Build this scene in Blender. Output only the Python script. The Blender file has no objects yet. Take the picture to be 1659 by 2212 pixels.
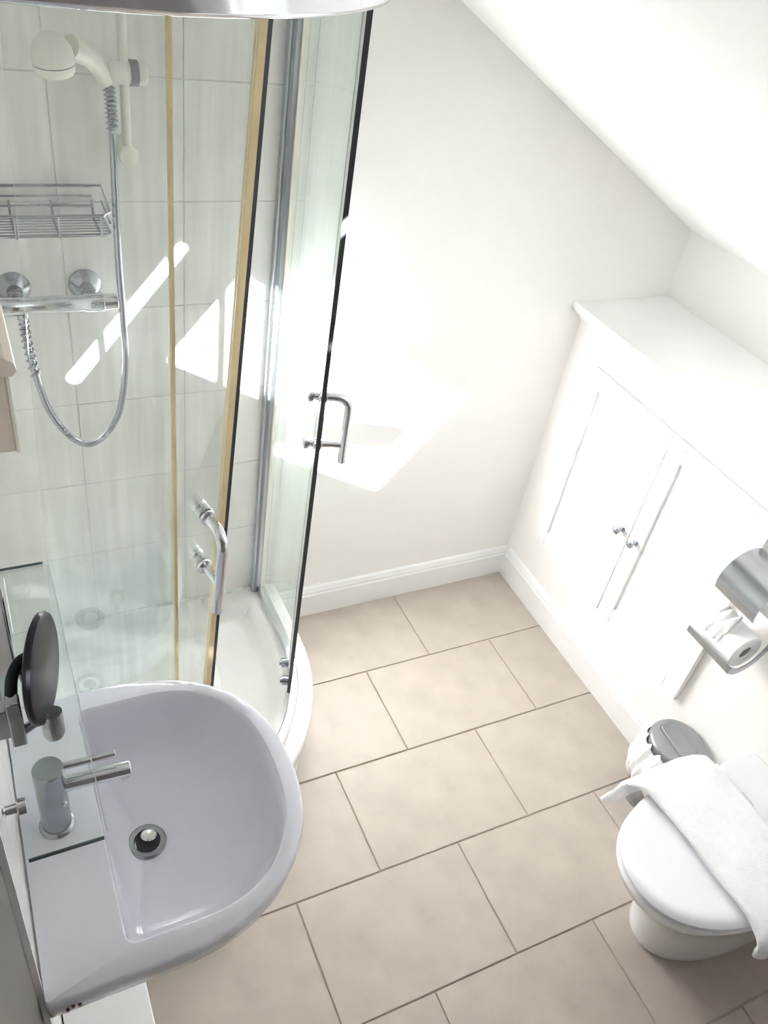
import bpy, bmesh, math, random
from mathutils import Vector, Matrix
random.seed(4)
PI = math.pi
scene = bpy.context.scene
COL = scene.collection

# ---------------------------------------------------------------- camera
cam_d = bpy.data.cameras.new('camera')
cam = bpy.data.objects.new('camera', cam_d); COL.objects.link(cam); scene.camera = cam
R = [[0.8977151303993186, -0.41510814871553187, 0.14762374308389006],
     [-0.16027303296001, -0.6198053642669474, -0.7682147267100407],
     [0.4103901808771738, 0.6659778789838905, -0.6229392941079572]]
M = Matrix(((R[0][0], -R[1][0], -R[2][0], 0.06313939553103898),
            (R[0][1], -R[1][1], -R[2][1], -1.8532966554535466),
            (R[0][2], -R[1][2], -R[2][2], 2.1657797165266994),
            (0, 0, 0, 1)))
cam.matrix_world = M
cam_d.sensor_fit = 'VERTICAL'; cam_d.sensor_height = 24.0
cam_d.lens = 1782.568 / 2212 * 24.0
cam_d.clip_start = 0.01

# ---------------------------------------------------------------- light
w = bpy.data.worlds.new('sky'); scene.world = w; w.use_nodes = True
bg = w.node_tree.nodes['Background']
bg.inputs[0].default_value = (0.86, 0.93, 1.0, 1); bg.inputs[1].default_value = 2.0
sun_d = bpy.data.lights.new('sun', 'SUN'); sun_d.energy = 365.0; sun_d.angle = math.radians(0.8)
sun_d.color = (1.0, 0.972, 1.0)
sun = bpy.data.objects.new('sun', sun_d); COL.objects.link(sun)
sun.rotation_euler = Vector((-1, 2.1, -1.21)).to_track_quat('-Z', 'Y').to_euler()
sun.location = (3, -3, 4)
vs = scene.view_settings
vs.view_transform = 'Standard'; vs.look = 'None'; vs.gamma = 1.0; vs.use_curve_mapping = False
vs.exposure = 0.08
try:
    scene.cycles.sample_clamp_indirect = 0.0; scene.cycles.max_bounces = 16; scene.cycles.diffuse_bounces = 10; scene.cycles.glossy_bounces = 6
    scene.cycles.transparent_max_bounces = 24; scene.cycles.transmission_bounces = 8
except Exception: pass

# ---------------------------------------------------------------- materials
def mat(name, col, rough=0.5, metal=0.0, var=0.0, scale=8.0, bump=0.0, bscale=60.0, spec=0.5, coat=0.0, detail=4.0, sheen=0.0):
    m = bpy.data.materials.new(name); m.use_nodes = True
    nt = m.node_tree; b = nt.nodes['Principled BSDF']
    b.inputs['Base Color'].default_value = (*col, 1); b.inputs['Roughness'].default_value = rough
    b.inputs['Metallic'].default_value = metal; b.inputs['Specular IOR Level'].default_value = spec
    b.inputs['Coat Weight'].default_value = coat; b.inputs['Sheen Weight'].default_value = sheen
    tc = nt.nodes.new('ShaderNodeTexCoord')
    n = nt.nodes.new('ShaderNodeTexNoise'); n.inputs['Scale'].default_value = scale; n.inputs['Detail'].default_value = detail
    nt.links.new(tc.outputs['Object'], n.inputs['Vector'])
    r = nt.nodes.new('ShaderNodeValToRGB')
    r.color_ramp.elements[0].position = 0.3; r.color_ramp.elements[1].position = 0.7
    r.color_ramp.elements[0].color = (*[c * (1 - var) for c in col], 1)
    r.color_ramp.elements[1].color = (*[min(1, c * (1 + var)) for c in col], 1)
    nt.links.new(n.outputs['Fac'], r.inputs['Fac']); nt.links.new(r.outputs['Color'], b.inputs['Base Color'])
    if bump:
        n2 = nt.nodes.new('ShaderNodeTexNoise'); n2.inputs['Scale'].default_value = bscale; n2.inputs['Detail'].default_value = 5
        nt.links.new(tc.outputs['Object'], n2.inputs['Vector'])
        bp = nt.nodes.new('ShaderNodeBump'); bp.inputs['Strength'].default_value = bump; bp.inputs['Distance'].default_value = 0.002
        nt.links.new(n2.outputs['Fac'], bp.inputs['Height']); nt.links.new(bp.outputs['Normal'], b.inputs['Normal'])
    return m

def glass_mat(name, tint, gloss=1.0, haze=0.0):
    m = bpy.data.materials.new(name); m.use_nodes = True
    nt = m.node_tree; nt.nodes.clear()
    out = nt.nodes.new('ShaderNodeOutputMaterial')
    tr = nt.nodes.new('ShaderNodeBsdfTransparent'); tr.inputs[0].default_value = (*tint, 1)
    gl = nt.nodes.new('ShaderNodeBsdfGlossy'); gl.inputs['Roughness'].default_value = 0.02
    gl.inputs[0].default_value = (0.95, 1.0, 0.98, 1)
    fr = nt.nodes.new('ShaderNodeFresnel'); fr.inputs[0].default_value = 1.45
    mu = nt.nodes.new('ShaderNodeMath'); mu.operation = 'MULTIPLY'; mu.inputs[1].default_value = gloss
    mx = nt.nodes.new('ShaderNodeMixShader')
    nt.links.new(fr.outputs[0], mu.inputs[0]); nt.links.new(mu.outputs[0], mx.inputs[0])
    nt.links.new(tr.outputs[0], mx.inputs[1]); nt.links.new(gl.outputs[0], mx.inputs[2])
    last = mx
    if haze:     # limescale film: streaky thin diffuse layer
        tc = nt.nodes.new('ShaderNodeTexCoord'); mp = nt.nodes.new('ShaderNodeMapping')
        mp.inputs['Scale'].default_value = (60, 60, 3)
        n = nt.nodes.new('ShaderNodeTexNoise'); n.inputs['Scale'].default_value = 1.0; n.inputs['Detail'].default_value = 6
        nt.links.new(tc.outputs['Object'], mp.inputs[0]); nt.links.new(mp.outputs[0], n.inputs['Vector'])
        r = nt.nodes.new('ShaderNodeMapRange'); r.inputs['From Min'].default_value = 0.35; r.inputs['From Max'].default_value = 0.75
        r.inputs['To Min'].default_value = haze * 0.3; r.inputs['To Max'].default_value = haze
        nt.links.new(n.outputs['Fac'], r.inputs['Value'])
        d = nt.nodes.new('ShaderNodeBsdfDiffuse'); d.inputs[0].default_value = (0.85, 0.9, 0.9, 1)
        m2 = nt.nodes.new('ShaderNodeMixShader')
        nt.links.new(r.outputs[0], m2.inputs[0]); nt.links.new(mx.outputs[0], m2.inputs[1]); nt.links.new(d.outputs[0], m2.inputs[2])
        last = m2
    nt.links.new(last.outputs[0], out.inputs[0])
    return m

PAINT = mat('white_wall_paint', (0.90, 0.885, 0.865), 0.75, var=0.01, scale=3, bump=0.08, bscale=120)
CEIL = mat('ceiling_paint', (0.92, 0.92, 0.91), 0.8, var=0.01, scale=3, bump=0.05)
TAUPE = mat('taupe_wall_paint', (0.17, 0.155, 0.145), 0.6, var=0.05, scale=5)
GLOSSW = mat('white_gloss_woodwork', (0.88, 0.88, 0.88), 0.3, var=0.01, scale=6)
CREAMW = mat('cream_woodwork', (0.78, 0.70, 0.62), 0.45, var=0.03, scale=9)
WTILE = mat('shower_tile_glaze', (0.82, 0.815, 0.79), 0.22, var=0.035, scale=7, bump=0.04, bscale=20)
WGROUT = mat('shower_grout', (0.70, 0.70, 0.68), 0.9, var=0.08, scale=40)
SPLASH = mat('splashback_tile', (0.85, 0.83, 0.80), 0.2, var=0.03, scale=12)
FTILE = mat('beige_stone_tile', (0.475, 0.425, 0.368), 0.5, var=0.09, scale=9, bump=0.25, bscale=45, detail=9)
FGROUT = mat('floor_grout', (0.46, 0.38, 0.31), 0.95, var=0.12, scale=60, bump=0.4)
CERAM = mat('basin_ceramic', (0.74, 0.745, 0.82), 0.12, var=0.005, scale=3, coat=0.4)
CERAM2 = mat('toilet_ceramic', (0.84, 0.84, 0.85), 0.15, var=0.005, scale=3, coat=0.3)
PLAST = mat('seat_plastic', (0.86, 0.86, 0.89), 0.25, var=0.005)
ACRYL = mat('tray_acrylic', (0.82, 0.82, 0.80), 0.25, var=0.02, scale=10)
CHROME = mat('chrome', (0.72, 0.73, 0.75), 0.1, 1.0, var=0.02, scale=10)
CHROMED = mat('dulled_chrome', (0.42, 0.44, 0.47), 0.22, 1.0, var=0.05, scale=14)
ALU = mat('aluminium_profile', (0.50, 0.54, 0.57), 0.28, 1.0, var=0.03, scale=20)
BLACK = mat('black_rubber', (0.03, 0.03, 0.035), 0.5, var=0.1)
BLACKG = mat('black_gloss_plastic', (0.010, 0.012, 0.018), 0.3, var=0.05, spec=0.25)
GOLD = mat('yellowed_seal', (0.78, 0.63, 0.36), 0.35, var=0.12, scale=5)
CREAMP = mat('cream_plastic', (0.80, 0.79, 0.71), 0.3, var=0.02)
GREYP = mat('grey_plastic', (0.22, 0.23, 0.24), 0.4, var=0.04)
BING = mat('bin_lid_grey', (0.34, 0.35, 0.36), 0.35, 0.6, var=0.05)
PAPER = mat('tissue_paper', (0.92, 0.92, 0.91), 0.95, var=0.02, scale=30, bump=0.3, bscale=150)
CARD = mat('cardboard_core', (0.30, 0.25, 0.24), 0.9, var=0.08, scale=30)
TOWEL = mat('white_towelling', (0.93, 0.93, 0.94), 0.95, var=0.02, scale=60, bump=0.9, bscale=420, sheen=0.3)
BAG = mat('white_bin_liner', (0.93, 0.93, 0.94), 0.4, var=0.02, bump=0.4, bscale=25)
SILIC = mat('silicone_with_mildew', (0.74, 0.76, 0.73), 0.5, var=0.25, scale=45, detail=8)
BROWN = mat('brown_marks', (0.14, 0.07, 0.05), 0.6, var=0.1)
GLASS = glass_mat('shower_glass', (0.985, 0.996, 0.991), 0.25, 0.05)
GLASS2 = glass_mat('streaked_shower_glass', (0.988, 0.996, 0.992), 0.45, 0.12)
SHELFG = glass_mat('shelf_glass', (0.975, 0.99, 0.985), 0.3)
WING = glass_mat('window_glass', (0.97, 0.98, 0.98), 0.6)
EDGEG = mat('polished_glass_edge', (0.10, 0.15, 0.15), 0.15, var=0.05)
EDGEL = mat('frosted_glass_edge', (0.62, 0.72, 0.68), 0.3, var=0.04)
MIRR = mat('mirror_silver', (0.62, 0.63, 0.66), 0.04, 1.0, var=0.01)

# ---------------------------------------------------------------- helpers
def obj(name, bm, m, parent=None, smooth=False, bevel=0.0, seg=2, kind=None):
    me = bpy.data.meshes.new(name)
    bmesh.ops.recalc_face_normals(bm, faces=bm.faces)
    bm.to_mesh(me); bm.free()
    for mm in (m if isinstance(m, (list, tuple)) else [m]): me.materials.append(mm)
    if smooth:
        for p in me.polygons: p.use_smooth = True
    o = bpy.data.objects.new(name, me); COL.objects.link(o)
    if parent is not None: o.parent = parent
    if bevel:
        b = o.modifiers.new('bevel', 'BEVEL'); b.width = bevel; b.segments = seg; b.limit_method = 'ANGLE'; b.angle_limit = math.radians(40)
    if smooth or bevel:
        try:
            me.shade_smooth() if hasattr(me, 'shade_smooth') else None
            me.set_sharp_from_angle(angle=math.radians(40))
        except Exception: pass
    if kind: o['kind'] = kind
    return o
def root(name, label, cat, loc=(0, 0, 0), group=None):
    o = bpy.data.objects.new(name, None); COL.objects.link(o); o.location = loc
    o.empty_display_size = 0.05
    o['label'] = label; o['category'] = cat
    if group: o['group'] = group
    return o
def tag(o, label, cat, group=None):
    o['label'] = label; o['category'] = cat
    if group: o['group'] = group
    return o
def off(bm, loc):        # world-coordinate bmesh -> local to an empty at loc
    bmesh.ops.translate(bm, verts=bm.verts, vec=[-c for c in loc]); return bm
def box(x0, x1, y0, y1, z0, z1, bm=None):
    bm = bm or bmesh.new()
    v = [bm.verts.new((x, y, z)) for x in (x0, x1) for y in (y0, y1) for z in (z0, z1)]
    for f in ((0, 1, 3, 2), (4, 6, 7, 5), (0, 4, 5, 1), (2, 3, 7, 6), (0, 2, 6, 4), (1, 5, 7, 3)):
        bm.faces.new([v[i] for i in f])
    return bm
def loft(sections, bm=None, cap0=True, cap1=True, closed=True):
    bm = bm or bmesh.new()
    rows = [[bm.verts.new(p) for p in s] for s in sections]
    n = len(rows[0])
    for a, b in zip(rows, rows[1:]):
        for i in range(n if closed else n - 1):
            j = (i + 1) % n
            try: bm.faces.new((a[i], a[j], b[j], b[i]))
            except ValueError: pass
    if cap0: bm.faces.new(rows[0])
    if cap1: bm.faces.new(rows[-1])
    return bm
def tube(path, r, n=12, bm=None, caps=True):
    path = [Vector(p) for p in path]
    rs = r if isinstance(r, (list, tuple)) else [r] * len(path)
    secs = []; up = None
    for i, p in enumerate(path):
        t = (path[min(i + 1, len(path) - 1)] - path[max(i - 1, 0)]).normalized()
        if up is None:
            up = Vector((0, 0, 1)) if abs(t.z) < 0.9 else Vector((1, 0, 0))
            up = (up - t * up.dot(t)).normalized()
        else:
            up = (up - t * up.dot(t)).normalized()
        s = t.cross(up)
        secs.append([p + (up * math.cos(a) + s * math.sin(a)) * rs[i] for a in [2 * PI * k / n for k in range(n)]])
    return loft(secs, bm, caps, caps)
def cyl(p0, p1, r, n=24, bm=None): return tube([p0, p1], r, n, bm)
def lathe(profile, axis_o, axis_d, n=32, bm=None):
    """profile: list of (distance along axis, radius)"""
    o = Vector(axis_o); d = Vector(axis_d).normalized()
    u = Vector((0, 0, 1)) if abs(d.z) < 0.9 else Vector((1, 0, 0))
    u = (u - d * u.dot(d)).normalized(); s = d.cross(u)
    secs = [[o + d * t + (u * math.cos(a) + s * math.sin(a)) * max(r, 1e-5) for a in [2 * PI * k / n for k in range(n)]] for t, r in profile]
    return loft(secs, bm)
def prism(poly, z0, z1, bm=None, fn=None):
    fn = fn or (lambda x, y, z: (x, y, z))
    return loft([[fn(x, y, z0) for x, y in poly], [fn(x, y, z1) for x, y in poly]], bm)
def bez(pts, n=12):
    """Catmull-Rom through the points"""
    P = [Vector(p) for p in pts]; P = [P[0] * 2 - P[1]] + P + [P[-1] * 2 - P[-2]]
    out = []
    for i in range(1, len(P) - 2):
        for k in range(n):
            t = k / n
            out.append(0.5 * ((2 * P[i]) + (-P[i - 1] + P[i + 1]) * t + (2 * P[i - 1] - 5 * P[i] + 4 * P[i + 1] - P[i + 2]) * t * t + (-P[i - 1] + 3 * P[i] - 3 * P[i + 1] + P[i + 2]) * t ** 3))
    out.append(P[-2]); return out

# ---------------------------------------------------------------- setting: shell
YB = 0.018           # plaster face of back wall
YF = -2.55           # front wall
XR = 1.805           # right wall (boxed cupboard front)
zc = lambda x: 1.923 - 0.559 * (x - 1.155)
XK = 2.135           # knee wall behind the ledge
floor = obj('floor', box(-0.12, XR + 0.03, YF, YB + 0.1, -0.06, -0.004), FGROUT, kind='structure')
# floor tiles, running bond 490 x 327
def tile_mesh(name, wx, wy, t, bev=0.0015):
    bm = bmesh.new()
    loft([[(0, 0, -t), (wx, 0, -t), (wx, wy, -t), (0, wy, -t)],
          [(0, 0, -bev), (wx, 0, -bev), (wx, wy, -bev), (0, wy, -bev)],
          [(bev, bev, 0), (wx - bev, bev, 0), (wx - bev, wy - bev, 0), (bev, wy - bev, 0)]], bm)
    return bm
G = 0.0038
x_0 = 0.579; y_3 = -0.954; PX = 0.490; PY = 0.3268
ntile = 0
for j in range(-1, 9):
    ytop = y_3 + (3 - j) * PY; ybot = ytop - PY
    ytop_c = min(ytop - G / 2, YB); ybot_c = max(ybot + G / 2, YF + 0.001)
    if ytop_c - ybot_c < 0.01: continue
    ph = 0.5 if j % 2 == 0 else 0.0        # parity of the vertical joints
    for i in range(-3, 4):
        xa = x_0 + (i + ph) * PX; xb = xa + PX
        xa_c = max(xa + G / 2, 0.001); xb_c = min(xb - G / 2, XR)
        if xb_c - xa_c < 0.01: continue
        bm = tile_mesh('floor_tile', xb_c - xa_c, ytop_c - ybot_c, 0.004)
        o = obj('floor_tile', bm, FTILE, floor)
        o.location = (xa_c, ybot_c, random.uniform(-0.0003, 0.0003))

wall_back = obj('wall_back', loft([[(x, y, z) for x, z in ((-0.12, -0.06), (XK + 0.1, -0.06), (XK + 0.1, 1.3), (1.155, 2.1), (0.1, 2.75), (-0.12, 2.75))] for y in (YB, YB + 0.12)]), PAINT, kind='structure')
wall_left = obj('wall_left', box(-0.12, -0.006, YF - 0.1, YB, -0.06, 2.6), TAUPE, kind='structure')
wall_front = obj('wall_front', loft([[(x, y, z) for x, z in ((-0.12, -0.06), (XK + 0.1, -0.06), (XK + 0.1, zc(XK + 0.1)), (0.215, 2.448), (-0.12, 2.448))] for y in (YF - 0.03, YF)]), TAUPE, kind='structure')
# cupboard-front wall with the opening for the doors
DY0, DYC, DY1, DZ0, DZ1 = -0.118, -0.510, -0.905, 0.300, 1.002
bm = box(XR, XR + 0.02, DY0 - 0.02, YB, 0, 1.13)
box(XR, XR + 0.02, YF, DY1 + 0.02, 0, 1.13, bm)
box(XR, XR + 0.02, DY1 + 0.02, DY0 - 0.02, 0, DZ0 + 0.02, bm)
box(XR, XR + 0.02, DY1 + 0.02, DY0 - 0.02, DZ1 - 0.02, 1.13, bm)
wall_right = obj('wall_right', bm, PAINT, kind='structure')
knee = obj('wall_knee', box(XK, XK + 0.08, YF, YB, 1.13, zc(XK) + 0.03), PAINT, kind='structure')
# ceiling: flat strip and slope with the window opening
ceil_flat = obj('ceiling', box(-0.12, 0.225, YF, YB, 2.45, 2.5), CEIL, kind='structure')
WX0, WX1, WY0, WY1 = 1.03, 1.98, -1.675, -1.066
bm = bmesh.new()
def slab(x0, x1, y0, y1, t=0.012, bm=None, dz=0.0):
    return loft([[(x0, y0, zc(x0) + dz), (x1, y0, zc(x1) + dz), (x1, y1, zc(x1) + dz), (x0, y1, zc(x0) + dz)],
                 [(x0, y0, zc(x0) + dz + t), (x1, y0, zc(x1) + dz + t), (x1, y1, zc(x1) + dz + t), (x0, y1, zc(x0) + dz + t)]], bm)
slab(0.19, WX0, YF, YB, bm=bm); slab(WX1, XK + 0.1, YF, YB, bm=bm)
slab(WX0, WX1, WY1, YB, bm=bm); slab(WX0, WX1, YF, WY0, bm=bm)
ceil_slope = obj('ceiling_slope', bm, CEIL, kind='structure')
# roof window: frame, top rail of the opened sash, added shadow plate, pane
win = obj('window_1', slab(WX0 - 0.03, WX0, WY0 - 0.03, WY1 + 0.03, 0.03, dz=0.012), GLOSSW, kind='structure')
obj('window_frame', slab(WX1, WX1 + 0.03, WY0 - 0.03, WY1 + 0.03, 0.03, dz=0.012), GLOSSW, win)
obj('window_frame', slab(WX0, WX1, WY1, WY1 + 0.03, 0.03, dz=0.012), GLOSSW, win)
obj('window_frame', slab(WX0, WX1, WY0 - 0.03, WY0, 0.03, dz=0.012), GLOSSW, win)
obj('sash_rail', slab(1.056, 1.186, WY0, WY1, 0.01, dz=0.013), GLOSSW, win)
K = 2.1 / 1.62
poly = [(1.186, -1.140 * K), (1.55, -1.138 * K), (1.90, -1.030 * K), (1.90, -1.13 * K), (1.56, -1.278 * K), (1.53, -1.292 * K), (1.186, -1.292 * K)]
obj('shadow_plate', prism(poly, 0.026, 0.036, fn=lambda x, y, z: (x, y, zc(x) + z)), GLOSSW, win)  # added unseen plate, outlined to cast the dark bar across the sun patch
obj('pane', slab(1.186, WX1, WY0, WY1, 0.004, dz=0.045), WING, win)

# baseboards
def board(name, pts, z1=0.128, flip=1):
    pass
prof = [(0.0, 0.0), (0.018, 0.0), (0.018, 0.095), (0.014, 0.102), (0.015, 0.108), (0.008, 0.124), (0.0, 0.128)]
bb = obj('baseboard_back', loft([[(x, YB - d, z) for d, z in prof] for x in (0.835, XR)]), GLOSSW, kind='structure')
br = obj('baseboard_right', loft([[(XR - d, y, z) for d, z in prof] for y in (YB - 0.018, -1.19)]), GLOSSW, kind='structure')

# ---------------------------------------------------------------- shower wall tiles (parts of the walls)
TX, TZ, TG = 0.2675, 0.2515, 0.0020
zjs = [0.205] + [0.474 + TZ * k for k in range(8)]
back_grout = obj('tile_bed', box(0.0, 0.823, 0.0028, YB, 0.2, zc(0.823) + 0.0), WGROUT, wall_back)
def shear_top(x): return min(2.45, zc(x)) - 0.003
for a in range(4):
    x0 = max(0.0, -0.003 + TX * a) + TG / 2; x1 = min(0.823, -0.003 + TX * (a + 1)) - TG / 2
    if x1 - x0 < 0.01: continue
    for k in range(len(zjs)):
        z0 = zjs[k] + TG / 2; z1 = (zjs[k + 1] if k + 1 < len(zjs) else 2.45) - TG / 2
        z1 = min(z1, shear_top(x1))
        if z1 - z0 < 0.01: continue
        y = random.uniform(-0.0004, 0.0004)
        bm = loft([[(x0, 0.008, z0), (x1, 0.008, z0), (x1, 0.008, z1), (x0, 0.008, z1)],
                   [(x0, 0.001 + y, z0), (x1, 0.001 + y, z0), (x1, 0.001 + y, z1), (x0, 0.001 + y, z1)],
                   [(x0 + .001, y, z0 + .001), (x1 - .001, y, z0 + .001), (x1 - .001, y, z1 - .001), (x0 + .001, y, z1 - .001)]])
        obj('wall_tile', bm, WTILE, wall_back)
obj('tile_trim', box(0.823, 0.829, 0.0, YB, 0.2, 2.1), GLOSSW, wall_back)
# left wall: shower tiles then splashback tiles up to the white edge trim
obj('tile_bed', box(-0.006, 0.0 - 0.003, -1.305, YB, 0.0, 2.44), WGROUT, wall_left)
YS = [0.0, -0.2675, -0.535, -0.80, -1.055, -1.305]
for a in range(5):
    y1 = YS[a] - TG / 2; y0 = YS[a + 1] + TG / 2
    m = WTILE if a < 3 else SPLASH
    zz = [0.205 - TZ * 1 + 0.05] + zjs + [2.44] if a >= 3 else zjs + [2.44]
    for k in range(len(zz) - 1):
        z0, z1 = zz[k] + TG / 2, zz[k + 1] - TG / 2
        if z1 - z0 < 0.01: continue
        bm = loft([[(-0.003, y0, z0), (-0.003, y1, z0), (-0.003, y1, z1), (-0.003, y0, z1)],
                   [(0.0, y0, z0), (0.0, y1, z0), (0.0, y1, z1), (0.0, y0, z1)]])
        obj('wall_tile', bm, m, wall_left)
obj('tile_trim', box(-0.006, 0.002, -1.312, -1.305, 0.0, 2.44), GLOSSW, wall_left)

# ---------------------------------------------------------------- ledge top and cupboard doors
bm = loft([[(x, y, z) for x, z in ((1.757, 1.132), (1.752, 1.138), (1.752, 1.150), (1.758, 1.157), (XK, 1.157), (XK, 1.132))] for y in (YF, YB - 0.001)])
ledge = tag(obj('ledge_top', bm, GLOSSW, bevel=0.002), 'white painted ledge top running along the low wall under the sloping ceiling', 'shelf')
bm = loft([[(x, y, z) for x, z in ((1.805, 1.131), (1.768, 1.131), (1.772, 1.118), (1.790, 1.108), (1.795, 1.095), (1.805, 1.090))] for y in (YF, YB - 0.001)])
nose = obj('ledge_moulding', bm, GLOSSW, ledge)
cup = root('cupboard', 'white double door cupboard built into the low wall under the ledge', 'cupboard', (1.80, (DY0 + DY1) / 2, DZ0))
cl = cup.location.copy()
obj('carcass', off(box(XR + 0.003, XR + 0.29, DY1 + 0.022, DY0 - 0.022, DZ0 + 0.022, DZ1 - 0.022), cl), GREYP, cup)
def door(y1, y0, knob_y):
    """y1 far side, y0 near side"""
    XF, XBK = 1.784, 1.803
    sw = 0.058; g = 0.0008
    rt = obj('door', off(box(XF + 0.009, XBK, y0 + sw - 0.004, y1 - sw + 0.004, DZ0 + sw, DZ1 - sw), cl), GLOSSW, cup)   # recessed panel carries the frame
    obj('stile', off(box(XF, XBK, y1 - sw, y1, DZ0, DZ1), cl), GLOSSW, rt, bevel=0.0012)
    obj('stile', off(box(XF, XBK, y0, y0 + sw, DZ0, DZ1), cl), GLOSSW, rt, bevel=0.0012)
    obj('rail', off(box(XF + .0003, XBK, y0 + sw + g, y1 - sw - g, DZ1 - sw, DZ1), cl), GLOSSW, rt, bevel=0.0012)
    obj('rail', off(box(XF + .0003, XBK, y0 + sw + g, y1 - sw - g, DZ0, DZ0 + sw), cl), GLOSSW, rt, bevel=0.0012)
    k = obj('knob', off(lathe([(0, 0.010), (0.003, 0.010), (0.005, 0.005), (0.014, 0.0045), (0.018, 0.010), (0.023, 0.0135), (0.029, 0.0125), (0.033, 0.006), (0.034, 0.0)], (XF, knob_y, 0.628), (-1, 0, 0), 24), cl), CHROMED, rt, smooth=True)
    return rt
door(DY0, DYC + 0.002, -0.477); door(DYC - 0.002, DY1, -0.545)

# ---------------------------------------------------------------- shower tray
CXq, CYq = 0.235, -0.25
def quad(r, s, z, n=20):
    """quadrant outline: radius r curve about (CXq,CYq); s = inset from the two walls"""
    pts = [(s, -s, z), (CXq + r, -s, z), (CXq + r, CYq, z)]
    for k in range(1, n):
        a = -PI / 2 * k / n
        pts.append((CXq + r * math.cos(a), CYq + r * math.sin(a), z))
    pts += [(CXq, CYq - r, z), (s, CYq - r, z)]
    return pts
tray = root('shower_tray', 'white raised quadrant shower tray in the back left corner', 'shower tray', (0.4, -0.4, 0))
tl = tray.location.copy()
secs = [quad(0.592, 0.002, 0.145), quad(0.598, 0.002, 0.15), quad(0.600, 0.002, 0.19), quad(0.594, 0.002, 0.199), quad(0.585, 0.002, 0.202),
        quad(0.515, 0.045, 0.200), quad(0.500, 0.055, 0.194), quad(0.480, 0.07, 0.165), quad(0.455, 0.085, 0.150), quad(0.3, 0.12, 0.145), quad(0.05, 0.17, 0.142)]
obj('basin_pan', off(loft(secs), tl), ACRYL, tray, smooth=True)
obj('riser_panel', off(loft([quad(0.585, 0.002, 0.0), quad(0.585, 0.002, 0.146)]), tl), GLOSSW, tray, smooth=True)
dr = obj('drain', off(lathe([(0, 0.045), (0.004, 0.045), (0.007, 0.040), (0.007, 0.030), (0.004, 0.028), (0.004, 0.02), (0.009, 0.016), (0.009, 0)], (0.20, -0.20, 0.141), (0, 0, 1), 32), tl), CHROME, tray, smooth=True)
sil = obj('sealant', off(box(0.003, 0.80, -0.006, 0.0, 0.199, 0.212), tl), SILIC, tray)

# ---------------------------------------------------------------- shower enclosure
ZB, ZT = 0.215, 1.985
enc = root('shower_enclosure', 'curved quadrant shower enclosure of greenish glass with both sliding doors partly open', 'shower enclosure', (0.4, -0.4, 0.2))
el = enc.location.copy()
def path_out(r, a0, a1, straight0=None, straight1=None, n=18):
    pts = []
    if straight0 is not None: pts.append(straight0)
    for k in range(n + 1):
        a = math.radians(a0 + (a1 - a0) * k / n)
        pts.append((CXq + r * math.cos(a), CYq + r * math.sin(a)))
    if straight1 is not None: pts.append(straight1)
    return pts
def ribbon(p, t, z0, z1):
    """vertical sheet of thickness t along plan path p"""
    L, Rr = [], []
    for i, (x, y) in enumerate(p):
        a = p[max(i - 1, 0)]; b = p[min(i + 1, len(p) - 1)]
        d = Vector((b[0] - a[0], b[1] - a[1])).normalized(); nx, ny = -d.y, d.x
        L.append((x + nx * t / 2, y + ny * t / 2)); Rr.append((x - nx * t / 2, y - ny * t / 2))
    poly = L + Rr[::-1]
    bm = bmesh.new()
    n = len(p)
    lo = [bm.verts.new((x, y, z0)) for x, y in poly]; hi = [bm.verts.new((x, y, z1)) for x, y in poly]
    N = len(poly)
    for i in range(N):
        j = (i + 1) % N; bm.faces.new((lo[i], lo[j], hi[j], hi[i]))
    for i in range(n - 1):
        for q in (lo, hi): bm.faces.new((q[i], q[i + 1], q[N - 2 - i], q[N - 1 - i]))
    return bm
RF, RD = 0.548, 0.526
FX = CXq + RF; FYq = CYq - RF
# rails
full = path_out(RF - 0.008, 0, -90, (FX - 0.008, -0.004), (0.004, FYq + 0.008))
obj('top_rail', off(ribbon(full, 0.042, 1.982, 2.022), el), CHROME, enc, smooth=False, bevel=0.006)
obj('bottom_rail', off(ribbon(full, 0.026, 0.2035, 0.228), el), CHROME, enc, bevel=0.004)
# wall profiles
obj('wall_profile', off(box(FX - 0.036, FX + 0.002, -0.024, -0.001, 0.2035, 1.982), el), ALU, enc, bevel=0.003)
obj('profile_cover', off(box(FX - 0.010, FX + 0.0045, -0.030, -0.024, 0.2035, 1.982), el), CREAMP, enc)
obj('profile_gasket', off(box(FX - 0.030, FX - 0.022, -0.0265, -0.024, 0.2035, 1.982), el), GREYP, enc)
obj('wall_profile', off(box(0.001, 0.028, FYq - 0.012, FYq + 0.016, 0.2035, 1.982), el), ALU, enc, bevel=0.003)
# fixed panels
p1 = path_out(RF, -90, -81.7, (0.026, FYq), None, 5)
f1 = obj('fixed_panel', off(ribbon(p1, 0.006, ZB + .008, ZT), el), GLASS, enc, smooth=True); f1['label'] = 'fixed glass panel beside the basin'
p2 = path_out(RF, 0, -6.5, (FX, -0.022), None, 5)
f2 = obj('fixed_panel', off(ribbon(p2, 0.006, ZB + .008, ZT), el), GLASS, enc, smooth=True); f2['label'] = 'fixed glass panel along the floor side'
TILT = 0.040
def lean(bm, k=0.0):
    for v in bm.verts: v.co.x += k * (v.co.z - ZB)
    return bm
def strip(r, a, w_ang, t, m, name, par, lab=None, z0=ZB + 0.006, z1=ZT, k=0.0):
    pp = path_out(r, a, a + w_ang, None, None, 2)
    o = obj(name, off(lean(ribbon(pp, t, z0, z1), k), el), m, par)
    if lab: o['label'] = lab
    return o
strip(RF, -81.9, 0.5, 0.008, GOLD, 'edge_seal', f1, 'yellowed vertical seal')
strip(RF, -7.0, -1.0, 0.012, CREAMP, 'edge_seal', f2)
strip(RF, -6.5, -0.45, 0.013, GREYP, 'edge_gasket', f2, 'dark gasket line')
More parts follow.
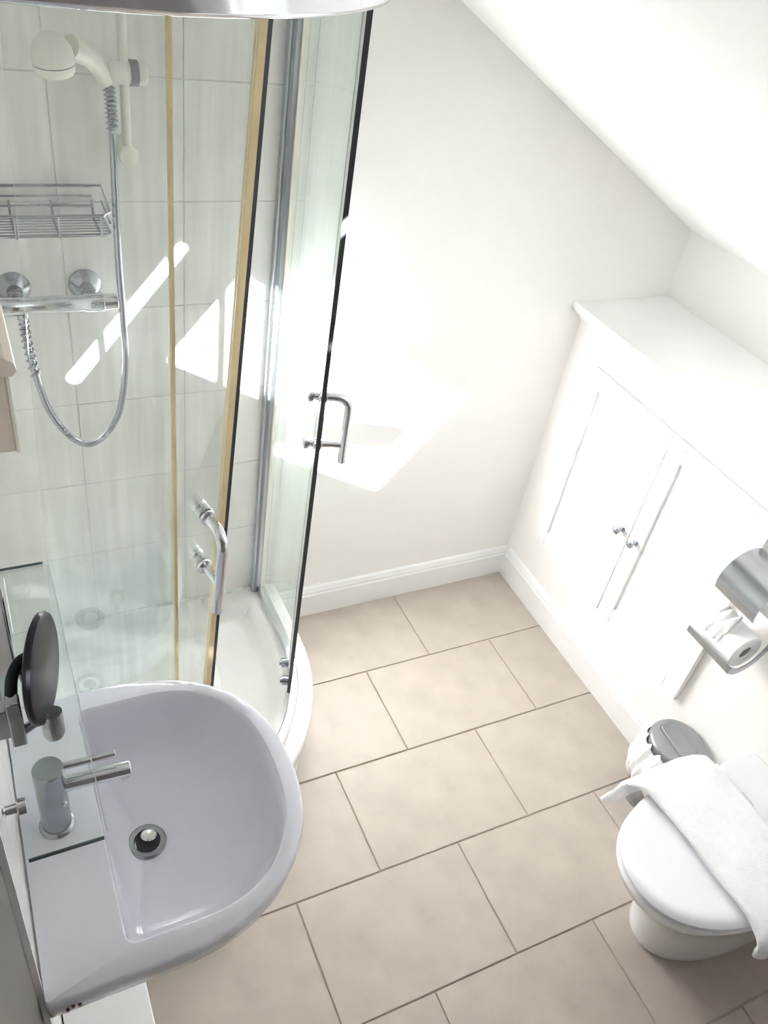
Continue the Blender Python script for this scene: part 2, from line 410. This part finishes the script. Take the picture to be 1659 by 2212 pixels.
# sliding doors; the left one hangs slightly out of plumb
d1 = obj('sliding_door', off(lean(ribbon(path_out(RD, -108, -76.4), 0.006, ZB + .01, ZT - .005), TILT), el), GLASS2, enc, smooth=True)
d1['label'] = 'streaked curved glass sliding door nearer the basin'
strip(RD, -76.4, 1.3, 0.010, GOLD, 'edge_seal', d1, 'yellowed vertical magnetic seal', k=TILT)
strip(RD, -75.1, 0.75, 0.010, BLACK, 'edge_magnet', d1, 'black magnet strip', k=TILT)
d2 = obj('sliding_door', off(ribbon(path_out(RD, -23.2, 14), 0.006, ZB + .01, ZT - .005), el), GLASS, enc, smooth=True)
d2['label'] = 'curved glass sliding door pushed open towards the floor side'
strip(RD, -23.3, -0.5, 0.010, BLACK, 'edge_magnet', d2, 'black magnet strip')
def handle(ang, za, zb, zend, par, k=0.0):
    a = math.radians(ang); nx, ny = math.cos(a), math.sin(a)
    P = lambda r, z: (CXq + (RD + r) * nx, CYq + (RD + r) * ny, z)
    pts = [P(0.003, za), P(0.03, za), P(0.048, za - 0.004), P(0.060, za - 0.018), P(0.063, za - 0.04), P(0.063, zb), P(0.063, zend)]
    bm = tube(bez(pts, 6), 0.0098, 16)
    cyl(P(0.003, zb), P(0.063, zb), 0.0075, 16, bm)
    h = obj('door_handle', off(lean(bm, k), el), CHROME, par, smooth=True)
    for z in (za, zb):
        bm = lathe([(0, 0.013), (0.003, 0.0145), (0.007, 0.0145), (0.010, 0.009), (0.012, 0.009)], P(0.003, z), (nx, ny, 0), 24)
        lathe([(0, 0.013), (0.004, 0.0145), (0.006, 0.009), (0.014, 0.008), (0.018, 0.013), (0.026, 0.014), (0.029, 0.010), (0.030, 0)], P(-0.003, z), (-nx, -ny, 0), 24, bm)
        o = obj('mount_rose', off(lean(bm, k), el), CHROME, par, smooth=True)
    return h
handle(-78.9, 1.215, 1.100, 1.035, d1, TILT)
handle(-18.0, 1.198, 1.070, 1.022, d2)
# bottom roller brackets of the open door
for a in (-13.5, -21.0):
    ar = math.radians(a); c = (CXq + (RD - 0.012) * math.cos(ar), CYq + (RD - 0.012) * math.sin(ar))
    t = (-math.sin(ar), math.cos(ar))
    bm = cyl((c[0] - math.cos(ar) * .010, c[1] - math.sin(ar) * .010, 0.245), (c[0] + math.cos(ar) * .010, c[1] + math.sin(ar) * .010, 0.245), 0.014, 20)
    cyl((c[0] - math.cos(ar) * .016, c[1] - math.sin(ar) * .016, 0.245), (c[0] - math.cos(ar) * .006, c[1] - math.sin(ar) * .006, 0.245), 0.008, 14, bm)
    obj('roller', off(bm, el), CHROMED, d2, smooth=True)

# ---------------------------------------------------------------- mixer shower
YM = -0.068
mx = root('shower_mixer', 'chrome thermostatic bar shower mixer on the tiled back wall', 'mixer tap', (0.235, 0, 1.285))
ml = mx.location.copy()
ZM = 1.283
obj('mixer_body', off(lathe([(0, 0), (0.001, 0.016), (0.03, 0.019), (0.032, 0.021), (0.07, 0.021), (0.073, 0.0185), (0.20, 0.0185), (0.203, 0.021), (0.24, 0.021), (0.242, 0.0185), (0.27, 0.017), (0.271, 0)], (0.092, YM, ZM), (1, 0, 0), 28), ml), CHROME, mx, smooth=True)
for x in (0.155, 0.305):
    bm = lathe([(0, 0.036), (0.006, 0.036), (0.013, 0.030), (0.020, 0.022), (0.024, 0.016), (0.060, 0.014)], (x, -0.001, ZM + 0.012), (0, -1, 0), 32)
    lathe([(0, 0.017), (0.014, 0.019), (0.016, 0.014)], (x, -0.035, ZM + 0.012), (0, -1, 0), 6, bm)
    obj('wall_flange', off(bm, ml), CHROMED, mx, smooth=True)
obj('hose_outlet', off(lathe([(0, 0.011), (0.012, 0.011), (0.013, 0.009), (0.03, 0.009)], (0.163, YM, ZM - 0.015), (0, 0, -1), 20), ml), CHROMED, mx, smooth=True)
ZR0, ZR1, XRL = 1.60, 2.08, 0.401
rail = root('shower_riser_rail', 'cream plastic riser rail with slider on the tiled back wall', 'shower rail', (XRL, 0, 1.6))
rl = rail.location.copy()
obj('rail_tube', off(cyl((XRL, -0.062, ZR0), (XRL, -0.062, ZR1 - 0.02), 0.0095, 20), rl), CREAMP, rail, smooth=True)
for z in (ZR0, ZR1 - 0.03):
    obj('rail_end', off(lathe([(0, 0.020), (0.004, 0.021), (0.05, 0.017), (0.070, 0.020), (0.078, 0.018), (0.081, 0)], (XRL, -0.001, z), (0, -1, 0), 28), rl), CREAMP, rail, smooth=True)
bm = cyl((XRL - 0.030, -0.062, 1.752), (XRL + 0.022, -0.062, 1.752), 0.021, 24)
obj('slider', off(bm, rl), CREAMP, rail, smooth=True, bevel=0.003)
obj('slider_band', off(cyl((XRL + 0.010, -0.062, 1.752), (XRL + 0.026, -0.062, 1.752), 0.0235, 24), rl), GREYP, rail, smooth=True)
obj('slider_knob', off(lathe([(0, 0.021), (0.012, 0.022), (0.018, 0.018), (0.020, 0)], (XRL + 0.026, -0.062, 1.752), (1, 0, 0), 28), rl), CREAMP, rail, smooth=True)
hs = root('hand_shower', 'cream hand shower head held in the riser rail slider', 'shower head', (0.30, -0.11, 1.76))
hl = hs.location.copy()
hp = bez([(0.366, -0.070, 1.735), (0.352, -0.084, 1.760), (0.332, -0.108, 1.785), (0.295, -0.138, 1.806)], 6)
obj('handle', off(tube(hp, [0.013 + 0.008 * i / (len(hp) - 1) for i in range(len(hp))], 18), hl), CREAMP, hs, smooth=True)
HC = Vector((0.264, -0.150, 1.786)); HS = 0.88; HD = Vector((-0.10, -0.10, 1)).normalized()
obj('head', off(lathe([(-0.004, 0.0365), (0.006, 0.037), (0.022, 0.034), (0.034, 0.026), (0.043, 0.013), (0.045, 0)], HC, HD, 36), hl), CREAMP, hs, smooth=True)
obj('head_band', off(lathe([(-0.0065, 0.0358), (-0.0035, 0.0358)], HC, HD, 36), hl), GREYP, hs, smooth=True)
obj('spray_plate', off(lathe([(-0.024, 0), (-0.023, 0.030), (-0.017, 0.035), (-0.006, 0.0365)], HC, HD, 36), hl), CREAMP, hs, smooth=True)
# hose with spiral ribs
hose_pts = bez([(0.370, -0.072, 1.728), (0.371, -0.080, 1.66), (0.369, -0.084, 1.56), (0.368, -0.085, 1.40), (0.371, -0.085, 1.25), (0.371, -0.085, 1.13), (0.350, -0.085, 1.00), (0.312, -0.085, 0.935), (0.270, -0.085, 0.914), (0.230, -0.083, 0.945), (0.192, -0.080, 1.02), (0.172, -0.075, 1.12), (0.164, -0.070, 1.20), (0.163, YM, 1.262)], 30)
hose = root('shower_hose', 'grey ribbed shower hose looping down below the chrome mixer', 'hose', (0.37, -0.07, 1.72))
ol = hose.location.copy()
obj('hose_tube', off(tube(hose_pts, [0.0068 + (0.0011 if i % 2 else 0.0) for i in range(len(hose_pts))], 12), ol), CHROMED, hose, smooth=True)
def helix(path, R0, wr, turns):
    n = turns * 12; out = []
    for i in range(n + 1):
        f = i / n * (len(path) - 1); a = int(min(f, len(path) - 2)); p = path[a].lerp(path[a + 1], f - a)
        t = (path[a + 1] - path[a]).normalized(); u = Vector((0, 1, 0)); u = (u - t * u.dot(t)).normalized(); s = t.cross(u)
        th = 2 * PI * turns * i / n
        out.append(p + (u * math.cos(th) + s * math.sin(th)) * R0)
    return tube(out, wr, 6)
obj('end_spring', off(helix(hose_pts[:34], 0.0098, 0.0022, 9), ol), CHROMED, hose, smooth=True)
obj('end_spring', off(helix(hose_pts[-64:], 0.0098, 0.0024, 10), ol), CHROMED, hose, smooth=True)

# wire basket
bk = root('wire_basket', 'chrome wire soap basket fixed on the tiled wall above the mixer', 'soap basket', (0.22, -0.01, 1.5))
kl = bk.location.copy()
bx0, bx1, by0, by1, bz0, bz1 = 0.04, 0.352, -0.012, -0.122, 1.455, 1.520
rim = [(bx0, by0, bz1), (bx0, by1 + .015, bz1 - .02), (bx0 + .015, by1, bz1 - .022), (bx1 - .015, by1, bz1 - .022), (bx1, by1 + .015, bz1 - .02), (bx1, by0, bz1), (bx0, by0, bz1)]
obj('top_rim', off(tube(rim, 0.0030, 8), kl), CHROMED, bk, smooth=True)
rim2 = [(bx0, by0, bz0), (bx0, by1 + .015, bz0), (bx0 + .015, by1 + .004, bz0), (bx1 - .015, by1 + .004, bz0), (bx1, by1 + .015, bz0), (bx1, by0, bz0), (bx0, by0, bz0)]
obj('bottom_rim', off(tube(rim2, 0.0025, 8), kl), CHROMED, bk, smooth=True)
obj('side_band', off(tube([(bx1 - .001, by0, (bz0 + bz1) / 2), (bx1 - .001, by1 + .012, (bz0 + bz1) / 2 - .01)], 0.0022, 8), kl), CHROMED, bk)
for z in (bz1 - 0.002, bz1 - 0.022, bz1 - 0.042):
    obj('back_wire', off(tube([(bx0, by0, z), (bx1 - 0.02, by0, z)], 0.0024, 8), kl), CHROMED, bk)
for k in range(7):
    y = by0 + (by1 - by0) * (k + 0.7) / 7.6
    obj('floor_wire', off(tube([(bx0, y, bz0), (bx1, y, bz0)], 0.0016, 6), kl), CHROMED, bk)
for x in (0.085, 0.168, 0.250, 0.332):
    obj('cross_wire', off(tube([(x, by0, bz1 - 0.03), (x, by0 - .004, bz0 - .002), (x, by1 + .002, bz0 - .002), (x, by1, bz1 - .022)], 0.0026, 8), kl), CHROMED, bk)

# ---------------------------------------------------------------- wash basin
BY, BZ = -1.073, 0.880
def basin_loop(xb, xf, hw, z, c=(0, 0), n=36, p=2.6, cr=0.0, sx=0.20):
    """D plan: flat back at xb, superellipse nose out to xf"""
    xs = xb + sx if sx < (xf - xb) else xb + (xf - xb) * 0.4
    pts = []
    for k in range(n + 1):
        t = -PI / 2 + PI * k / n
        ct, st = math.cos(t), math.sin(t)
        pts.append((xs + (xf - xs) * abs(ct) ** (2 / p), BY + hw * math.copysign(abs(st) ** (2 / p), st), z))
    # rounded back corners
    for (sy, order) in ((1, range(0, 7)), (-1, range(6, -1, -1))):
        for q in order:
            a = PI / 2 * q / 6
            pts.append((xb + cr - cr * math.sin(a), BY + sy * (hw - cr + cr * math.cos(a)), z))
    return pts
def toward(loop, c, s, z):
    return [(c[0] + (x - c[0]) * s, c[1] + (y - c[1]) * s, z) for x, y, _ in loop]
basin = root('wash_basin', 'white D-shaped ceramic wash basin fixed to the left wall', 'basin', (0.2, BY, 0.88))
bl = basin.location.copy()
HWO = 0.262
O = lambda ins, z, xb=0.003: basin_loop(xb, 0.452 - ins, HWO - ins, z, cr=0.006, sx=0.17, p=2.25)
inner = basin_loop(0.118, 0.420, 0.219, BZ, cr=0.018, sx=0.10, p=2.45)
DC = (0.192, BY)
secs = [O(0.20, 0.735), O(0.12, 0.75), O(0.05, 0.785), O(0.018, 0.812), O(0.004, 0.835), O(0.0, 0.868), O(0.002, 0.876), O(0.007, BZ)]
secs += [toward(inner, DC, 1.0, BZ), toward(inner, DC, 0.985, BZ - 0.003), toward(inner, DC, 0.975, BZ - 0.010), toward(inner, DC, 0.955, BZ - 0.035), toward(inner, DC, 0.925, BZ - 0.060), toward(inner, DC, 0.86, BZ - 0.088),
         toward(inner, DC, 0.74, BZ - 0.106), toward(inner, DC, 0.55, BZ - 0.118), toward(inner, DC, 0.3, BZ - 0.126), toward(inner, DC, 0.12, BZ - 0.129)]
o = obj('basin_bowl', off(loft(secs), bl), CERAM, basin, smooth=True)
zd = BZ - 0.1255
bm = lathe([(-0.01, 0.032), (0.001, 0.033), (0.0035, 0.030), (0.003, 0.0225), (0.0, 0.021), (-0.012, 0.020), (-0.014, 0.0)], (DC[0], DC[1], zd), (0, 0, 1), 40)
wst = obj('waste', off(bm, bl), CHROMED, basin, smooth=True)
obj('waste_hole_shade', off(lathe([(-0.0022, 0.0), (-0.0016, 0.0205), (-0.0012, 0.0208)], (DC[0], DC[1], zd), (0, 0, 1), 32), bl), BLACK, wst)  # black disc just below the rim: the hole's shade put in as colour
obj('waste_plug', off(lathe([(-0.01, 0.004), (0.006, 0.004), (0.007, 0.0135), (0.010, 0.014), (0.012, 0.012), (0.0125, 0)], (DC[0] + 0.003, DC[1] + 0.004, zd), (0.12, 0.22, 1), 32), bl), CHROME, wst, smooth=True)
# three small brown marks on the near side of the basin
for dx, dz in ((-0.0075, -0.003), (0.0, 0.003), (0.0085, -0.0005)):
    obj('maker_mark', off(box(0.036 + dx - .0022, 0.036 + dx + .0022, BY - HWO - 0.0012, BY - HWO + 0.003, 0.853 + dz - .003, 0.853 + dz + .003), bl), BROWN, basin)
# tap
TXc, TYc = 0.056, -1.065
tp = root('basin_tap', 'chrome cylindrical mixer tap standing on the back of the wash basin', 'tap', (TXc, TYc, BZ))
tloc = tp.location.copy()
obj('tap_body', off(lathe([(0.0, 0.027), (0.003, 0.0275), (0.006, 0.0255), (0.008, 0.0225), (0.150, 0.0225)], (TXc, TYc, BZ), (0, 0, 1), 40), tloc), CHROMED, tp, smooth=True)
obj('tap_top', off(lathe([(0.150, 0.0226), (0.152, 0.0226), (0.154, 0.0215), (0.1545, 0.0)], (TXc, TYc, BZ), (0, 0, 1), 40), tloc), CHROMED, tp, smooth=True)
obj('spout', off(tube([(TXc + 0.015, TYc, 0.985), (TXc + 0.118, TYc - 0.005, 0.985)], 0.0125, 24), tloc), CHROME, tp, smooth=True, bevel=0.002)
obj('aerator', off(cyl((TXc + 0.107, TYc - 0.005, 0.985), (TXc + 0.107, TYc - 0.005, 0.969), 0.009, 20), tloc), CHROME, tp, smooth=True)
obj('lever', off(tube([(TXc + 0.018, TYc + 0.006, 1.022), (TXc + 0.098, TYc + 0.004, 1.022)], 0.006, 18), tloc), CHROME, tp, smooth=True, bevel=0.001)
obj('indicator_button', off(lathe([(0, 0.004), (0.002, 0.0035), (0.0025, 0)], (TXc + 0.0155, TYc - 0.0165, 0.955), (0.68, -0.73, 0), 16), tloc), CHROME, tp, smooth=True)

# ---------------------------------------------------------------- glass shelf, mirror, cabinet, shaving mirror
ZS = 1.262
sh = root('glass_shelf', 'clear glass shelf with rounded corners on the wall above the basin tap', 'shelf', (0.06, -1.1, ZS))
sl = sh.location.copy()
def rrect(x0, x1, y0, y1, r, n=6):
    pts = []
    for cx_, cy_, a0 in ((x1 - r, y1 - r, 0), (x0 + r, y1 - r, 90), (x0 + r, y0 + r, 180), (x1 - r, y0 + r, 270)):
        for k in range(n + 1):
            a = math.radians(a0 + 90 * k / n); pts.append((cx_ + r * math.cos(a), cy_ + r * math.sin(a)))
    return pts
sx0, sx1, sy0, sy1 = 0.020, 0.107, -1.331, -0.862
obj('shelf_glass', off(prism(rrect(sx0, sx1, sy0, sy1, 0.008), ZS - 0.006, ZS), sl), SHELFG, sh)
obj('polished_edge', off(box(sx0 + .004, sx1 - .004, sy0 - 0.0008, sy0 + 0.0008, ZS - 0.0058, ZS - 0.0002), sl), EDGEG, sh)['label'] = 'dark polished front end of the glass'
obj('front_edge', off(box(sx1 - 0.0005, sx1 + 0.0006, sy0 + 0.008, sy1 - 0.008, ZS - 0.0055, ZS - 0.0005), sl), EDGEL, sh)
obj('polished_edge', off(box(sx0 + .008, sx1 - .008, sy1 - 0.0006, sy1 + 0.0006, ZS - 0.005, ZS - 0.001), sl), EDGEG, sh)
for y in (-1.262, -0.93):
    bm = lathe([(0, 0.010), (0.003, 0.0105), (0.006, 0.006), (0.018, 0.006), (0.020, 0.0095), (0.028, 0.0095), (0.030, 0.006), (0.0305, 0)], (0.001, y, ZS - 0.003), (1, 0, 0), 24)
    obj('shelf_clip', off(bm, sl), CHROME, sh, smooth=True)
mr = root('wall_mirror', 'wall mirror above the glass shelf, seen almost edge-on', 'mirror', (0.02, -0.99, 1.4))
mrl = mr.location.copy()
obj('mirror_back', off(box(0.001, 0.040, -1.10, -0.755, 1.300, 1.50), mrl), GLOSSW, mr)
obj('mirror_glass', off(box(0.040, 0.044, -1.10, -0.755, 1.300, 1.50), mrl), MIRR, mr, bevel=0.002)
cb = root('wall_cabinet', 'cream wooden wall cabinet corner with moulding above the mirror', 'cabinet', (0.04, -0.87, 1.53))
cbl = cb.location.copy()
obj('cabinet_body', off(box(0.001, 0.086, -0.953, -0.80, 1.530, 1.637), cbl), CREAMW, cb, bevel=0.002)
obj('cabinet_front', off(box(0.086, 0.091, -0.955, -0.798, 1.529, 1.637), cbl), CREAMP, cb, bevel=0.0015)
obj('moulding', off(loft([[(x, y, z) for x, z in ((0.001, 1.637), (0.094, 1.637), (0.099, 1.644), (0.097, 1.653), (0.088, 1.660), (0.001, 1.662))] for y in (-0.957, -0.797)]), cbl), CREAMW, cb)
obj('cabinet_top', off(loft([[(0.001, -0.95, 1.662), (0.083, -0.95, 1.662), (0.083, -0.80, 1.662), (0.001, -0.80, 1.662)], [(0.001, -0.93, 1.78), (0.060, -0.93, 1.78), (0.060, -0.82, 1.78), (0.001, -0.82, 1.78)]]), cbl), CREAMW, cb)
sm = root('shaving_mirror', 'round black shaving mirror on a folding bracket above the basin', 'mirror', (0.07, -1.153, 1.364))
sml = sm.location.copy()
dn = Vector((math.cos(math.radians(18)), math.sin(math.radians(18)) * -1, 0.05)).normalized()
DCn = Vector((0.0705, -1.153, 1.360))
obj('mirror_head', off(lathe([(-0.007, 0), (-0.0065, 0.060), (-0.004, 0.0655), (0.0, 0.067), (0.004, 0.0655), (0.006, 0.061), (0.006, 0.0)], DCn, dn, 48), sml), BLACKG, sm, smooth=True)
obj('rear_hub', off(lathe([(0, 0.020), (0.014, 0.018), (0.018, 0.012), (0.019, 0)], DCn - dn * 0.006, -dn, 24), sml), CHROMED, sm, smooth=True)
hb = Vector((0.062, -1.195, 1.318))
obj('chrome_grip', off(lathe([(0, 0.0125), (0.03, 0.0125), (0.036, 0.010), (0.038, 0)], (0.072, -1.187, 1.318), (0.0, -0.25, -1), 24), sml), CHROMED, sm, smooth=True)
obj('wall_post', off(box(0.026, 0.042, -1.205, -1.189, 1.292, 1.370), sml), CHROMED, sm, bevel=0.002)
obj('folding_arm', off(tube([(0.036, -1.195, 1.305), (0.064, -1.188, 1.315)], 0.006, 12), sml), CHROMED, sm, smooth=True)
obj('curved_arm', off(tube(bez([(0.068, -1.140, 1.372), (0.050, -1.150, 1.377), (0.038, -1.170, 1.374), (0.033, -1.195, 1.362)], 6), 0.007, 12), sml), BLACKG, sm, smooth=True)
obj('wall_plate', off(box(0.001, 0.028, -1.204, -1.190, 1.31, 1.36), sml), CHROMED, sm, bevel=0.002)

# boxed pipes under the basin
tag(obj('pipe_boxing', box(0.003, 0.165, -1.80, -0.862, 0.001, 0.30), GLOSSW, bevel=0.003), 'low white boxed-in pipe ledge against the left wall under the basin', 'pipe boxing')

# ---------------------------------------------------------------- toilet
TY = -1.365
def dloop(xt, xb, hw, z, cy=TY, n=32, p=2.2, frac=None):
    """flat back at xb, nose at xt (smaller x)"""
    a = frac if frac is not None else 0.30
    xs = min(xt + a, xb)
    pts = []
    for k in range(n + 1):
        t = -PI / 2 + PI * k / n
        ct, st = math.cos(t), math.sin(t)
        pts.append((xs - (xs - xt) * abs(ct) ** (2 / p), cy + hw * math.copysign(abs(st) ** (2 / p), st), z))
    pts += [(xb, cy + hw, z), (xb, cy - hw, z)]
    return pts
toi = root('toilet', 'white back-to-wall toilet with lid closed under a folded towel', 'toilet', (1.5, TY, 0))
ti = toi.location.copy()
XT = 1.775
secs = [dloop(1.40, XT, 0.130, 0.0), dloop(1.397, XT, 0.133, 0.008), dloop(1.400, XT, 0.130, 0.02), dloop(1.39, XT, 0.128, 0.10), dloop(1.365, XT, 0.134, 0.18), dloop(1.31, XT, 0.150, 0.26), dloop(1.25, XT, 0.168, 0.33), dloop(1.222, XT, 0.176, 0.37), dloop(1.215, XT, 0.178, 0.392), dloop(1.220, XT, 0.176, 0.400)]
obj('pan', off(loft(secs), ti), CERAM2, toi, smooth=True)
secs = [dloop(1.212, 1.62, 0.178, 0.401), dloop(1.205, 1.625, 0.184, 0.405), dloop(1.203, 1.625, 0.186, 0.412), dloop(1.208, 1.625, 0.182, 0.420), dloop(1.216, 1.62, 0.176, 0.422)]
obj('seat', off(loft(secs), ti), PLAST, toi, smooth=True)
secs = [dloop(1.212, 1.625, 0.180, 0.4235), dloop(1.206, 1.63, 0.185, 0.427), dloop(1.206, 1.63, 0.185, 0.434), dloop(1.213, 1.63, 0.179, 0.441), dloop(1.228, 1.625, 0.166, 0.445), dloop(1.245, 1.615, 0.152, 0.4435), dloop(1.30, 1.60, 0.10, 0.444)]
obj('lid', off(loft(secs), ti), PLAST, toi, smooth=True)
for s in (-1, 1):
    obj('hinge', off(cyl((1.640, TY + s * 0.075 - 0.02, 0.42), (1.640, TY + s * 0.075 + 0.02, 0.42), 0.011, 16), ti), CHROME, toi, smooth=True)
obj('rear_deck', off(prism(rrect(1.635, XT + 0.002, TY - 0.185, TY + 0.185, 0.03), 0.395, 0.43), ti), CERAM2, toi, smooth=True, bevel=0.008)

# towel: thick folded strip laid across the lid, hanging over the near side
def towel():
    prof = [(-1.150, 0.405, -.03), (-1.150, 0.437, -.035), (-1.165, 0.455, -.03), (-1.20, 0.462, -.012), (-1.25, 0.463, -.004), (-1.32, 0.463, 0), (-1.40, 0.463, 0.002), (-1.47, 0.463, 0.004), (-1.53, 0.463, 0.004), (-1.560, 0.457, 0.0), (-1.578, 0.446, -.004), (-1.588, 0.428, -.006), (-1.590, 0.408, -.006)]
    path = bez([(0, y, z) for y, z, _ in prof], 5)
    offs = bez([(d, 0, 0) for _, _, d in prof], 5)
    secs = []
    W0, W1 = 1.382, 1.600
    n = 22; th = 0.014
    for i, p in enumerate(path):
        a = path[max(i - 1, 0)]; b = path[min(i + 1, len(path) - 1)]
        t = (b - a).normalized(); nrm = Vector((0, t.z, -t.y))
        if nrm.z < 0 and abs(t.z) < 0.9: nrm = -nrm
        if abs(t.z) >= 0.7: nrm = Vector((0, 1 if p.y > TY else -1, 0.3)).normalized()
        sec = []
        ee = max(0, (0.10 - i / len(path)) * 10)          # far end spreads
        w0 = W0 + offs[i].x - 0.070 * ee ** 1.5; w1 = W1 + 0.012 * ee
        for k in range(n):
            ph = 2 * PI * k / n
            cx_ = math.copysign(abs(math.cos(ph)) ** 0.45, math.cos(ph)); cz_ = math.copysign(abs(math.sin(ph)) ** 0.8, math.sin(ph))
            x = (w0 + w1) / 2 + (w1 - w0) / 2 * cx_
            h = th * cz_ * (1 + 0.15 * math.sin(i * 0.7 + k * 1.9)) + 0.002 * math.sin(x * 60 + i * 0.5)
            sec.append(Vector((x, p.y, p.z)) + nrm * h)
        secs.append(sec)
    return loft(secs)
tw = obj('folded_towel', towel(), TOWEL, smooth=True)
tag(tw, 'folded white towelling bath mat laid across the closed toilet lid', 'towel')

# ---------------------------------------------------------------- pedal bin
BXc, BYc = 1.712, -1.022
bn = root('pedal_bin', 'small grey metal pedal bin between the toilet and the cupboard wall', 'bin', (BXc, BYc, 0))
nl = bn.location.copy()
obj('bin_body', off(lathe([(0.001, 0.068), (0.012, 0.070), (0.014, 0.068), (0.255, 0.078), (0.256, 0.074)], (BXc, BYc, 0), (0, 0, 1), 40), nl), CHROMED, bn, smooth=True)
ld = obj('bin_lid', off(lathe([(0.256, 0.079), (0.258, 0.082), (0.276, 0.082), (0.282, 0.078), (0.284, 0.073), (0.2835, 0.0)], (BXc, BYc, 0), (0, 0, 1), 48), nl), BING, bn, smooth=True)
rr = rrect(-0.028, 0.028, -0.058, 0.058, 0.015)
def rot2(px, py, a=math.radians(-6)):
    return (BXc + px * math.cos(a) - py * math.sin(a), BYc + px * math.sin(a) + py * math.cos(a))
obj('lid_panel', off(prism([rot2(x, y) for x, y in rr], 0.2836, 0.289), nl), BING, ld, bevel=0.002)
obj('lid_groove', off(prism([rot2(x * 1.14, y * 1.07) for x, y in rr], 0.2832, 0.2846), nl), GREYP, ld)
obj('pedal', off(prism([(BXc - 0.095, BYc - 0.055), (BXc - 0.075, BYc - 0.08), (BXc - 0.045, BYc - 0.055), (BXc - 0.06, BYc - 0.035)], 0.004, 0.012), nl), CHROMED, bn, bevel=0.002)
# liner bag puffed over the left rim
bm = bmesh.new(); secs = []
for i in range(9):
    z = 0.268 - i * 0.020
    s = []
    amp = math.sin(PI * (i + 0.6) / 9.6)
    for k in range(41):
        a = math.radians(95 + 150 * k / 40)
        e = math.sin(PI * k / 40)
        r = 0.0815 + 0.032 * amp * e ** 0.5 + 0.003 * math.sin(k * 1.9 + i * 0.8)
        s.append((BXc + r * math.cos(a), BYc + r * math.sin(a), z - 0.01 * math.sin(k * 0.9)))
    secs.append(s)
loft(secs, bm, False, False, closed=False)
bg_o = obj('liner_bag', off(bm, nl), BAG, bn, smooth=True); so = bg_o.modifiers.new('solid', 'SOLIDIFY'); so.thickness = 0.0015
bg_o['label'] = 'white liner bulging over the rim'

# ---------------------------------------------------------------- toilet roll holder
hd = root('toilet_roll_holder', 'chrome toilet roll holder with curved cover on the wall above the bin', 'toilet roll holder', (XR, -0.98, 0.70))
hdl = hd.location.copy()
RX, RZ = 1.722, 0.700
Y0h, Y1h = -1.050, -0.915
secs_o = []
pts = []
for k in range(25):
    a = math.radians(48 + (203 - 48) * k / 24)
    pts.append((1.735 + 0.080 * math.cos(a), 0.860 + 0.080 * math.sin(a)))
pts_in = [(1.735 + (x - 1.735) * 0.97, 0.860 + (z - 0.860) * 0.97) for x, z in pts]
full_p = pts + pts_in[::-1]
bm = bmesh.new(); n = len(pts)
A = [bm.verts.new((x, Y0h, z)) for x, z in full_p]; B = [bm.verts.new((x, Y1h, z)) for x, z in full_p]
N = len(full_p)
for i in range(N):
    j = (i + 1) % N; bm.faces.new((A[i], A[j], B[j], B[i]))
for i in range(n - 1):
    for q in (A, B): bm.faces.new((q[i], q[i + 1], q[N - 2 - i], q[N - 1 - i]))
obj('cover', off(bm, hdl), CHROMED, hd, smooth=True)
obj('wall_plate', off(box(XR - 0.010, XR - 0.0005, Y0h + 0.02, Y1h - 0.02, 0.76, 1.0), hdl), CHROME, hd, bevel=0.003)
obj('hinge_rod', off(cyl((XR - 0.022, Y0h, 0.822), (XR - 0.022, Y1h, 0.822), 0.006, 16), hdl), BLACK, hd)
# arm: flat strap from the wall at the near end, along the front below the roll
strap = bez([(XR - 0.008, Y0h - 0.012, 0.80), (1.780, Y0h - 0.012, 0.735), (1.750, Y0h - 0.012, 0.672), (1.700, Y0h - 0.012, 0.648), (1.664, Y0h - 0.010, 0.662)], 6)
bm = bmesh.new(); secs = []
for i, p in enumerate(strap):
    a = strap[max(i - 1, 0)]; b = strap[min(i + 1, len(strap) - 1)]; t = (b - a).normalized(); nn = Vector((-t.z, 0, t.x))
    secs.append([p + nn * 0.010 + Vector((0, -0.0015, 0)), p + nn * 0.010 + Vector((0, 0.0015, 0)), p - nn * 0.010 + Vector((0, 0.0015, 0)), p - nn * 0.010 + Vector((0, -0.0015, 0))])
loft(secs, bm)
obj('side_arm', off(bm, hdl), CHROMED, hd)
obj('front_arm', off(box(1.661, 1.665, Y0h - 0.014, -0.905, 0.652, 0.674), hdl), CHROMED, hd, bevel=0.001)
rollr = root('toilet_roll', 'white toilet roll hanging in the chrome holder', 'toilet roll', (RX, -0.99, RZ))
rll = rollr.location.copy()
ry0, ry1 = -1.045, -0.940
bm = lathe([(0, 0.0205), (0, 0.050), (0.002, 0.052), (0.103, 0.052), (0.105, 0.050), (0.105, 0.0205), (0, 0.0205)], (RX, ry0, RZ - 0.008), (0, 1, 0), 48)
for f in [f for f in bm.faces if len(f.verts) > 4]: bm.faces.remove(f)
obj('paper', off(bm, rll), PAPER, rollr, smooth=True)
obj('core', off(lathe([(0.004, 0.0), (0.0045, 0.0203), (0.10, 0.0203)], (RX, ry0, RZ - 0.008), (0, 1, 0), 32), rll), CARD, rollr)
# loose crumpled sheet
bm = bmesh.new(); secs = []
for i in range(8):
    a = math.radians(175 - i * 12); rr_ = 0.053 + (0.003 * i if i > 3 else 0.001)
    secs.append([(RX + rr_ * math.cos(a) + 0.002 * math.sin(k), ry0 + 0.05 + 0.053 * k / 10 + 0.003 * math.sin(i + k), RZ - 0.008 + rr_ * math.sin(a) + 0.004 * math.sin(k * 1.3 + i)) for k in range(11)])
loft(secs, bm, False, False, closed=False)
q = obj('loose_sheet', off(bm, rll), PAPER, rollr, smooth=True); so = q.modifiers.new('solid', 'SOLIDIFY'); so.thickness = 0.0008
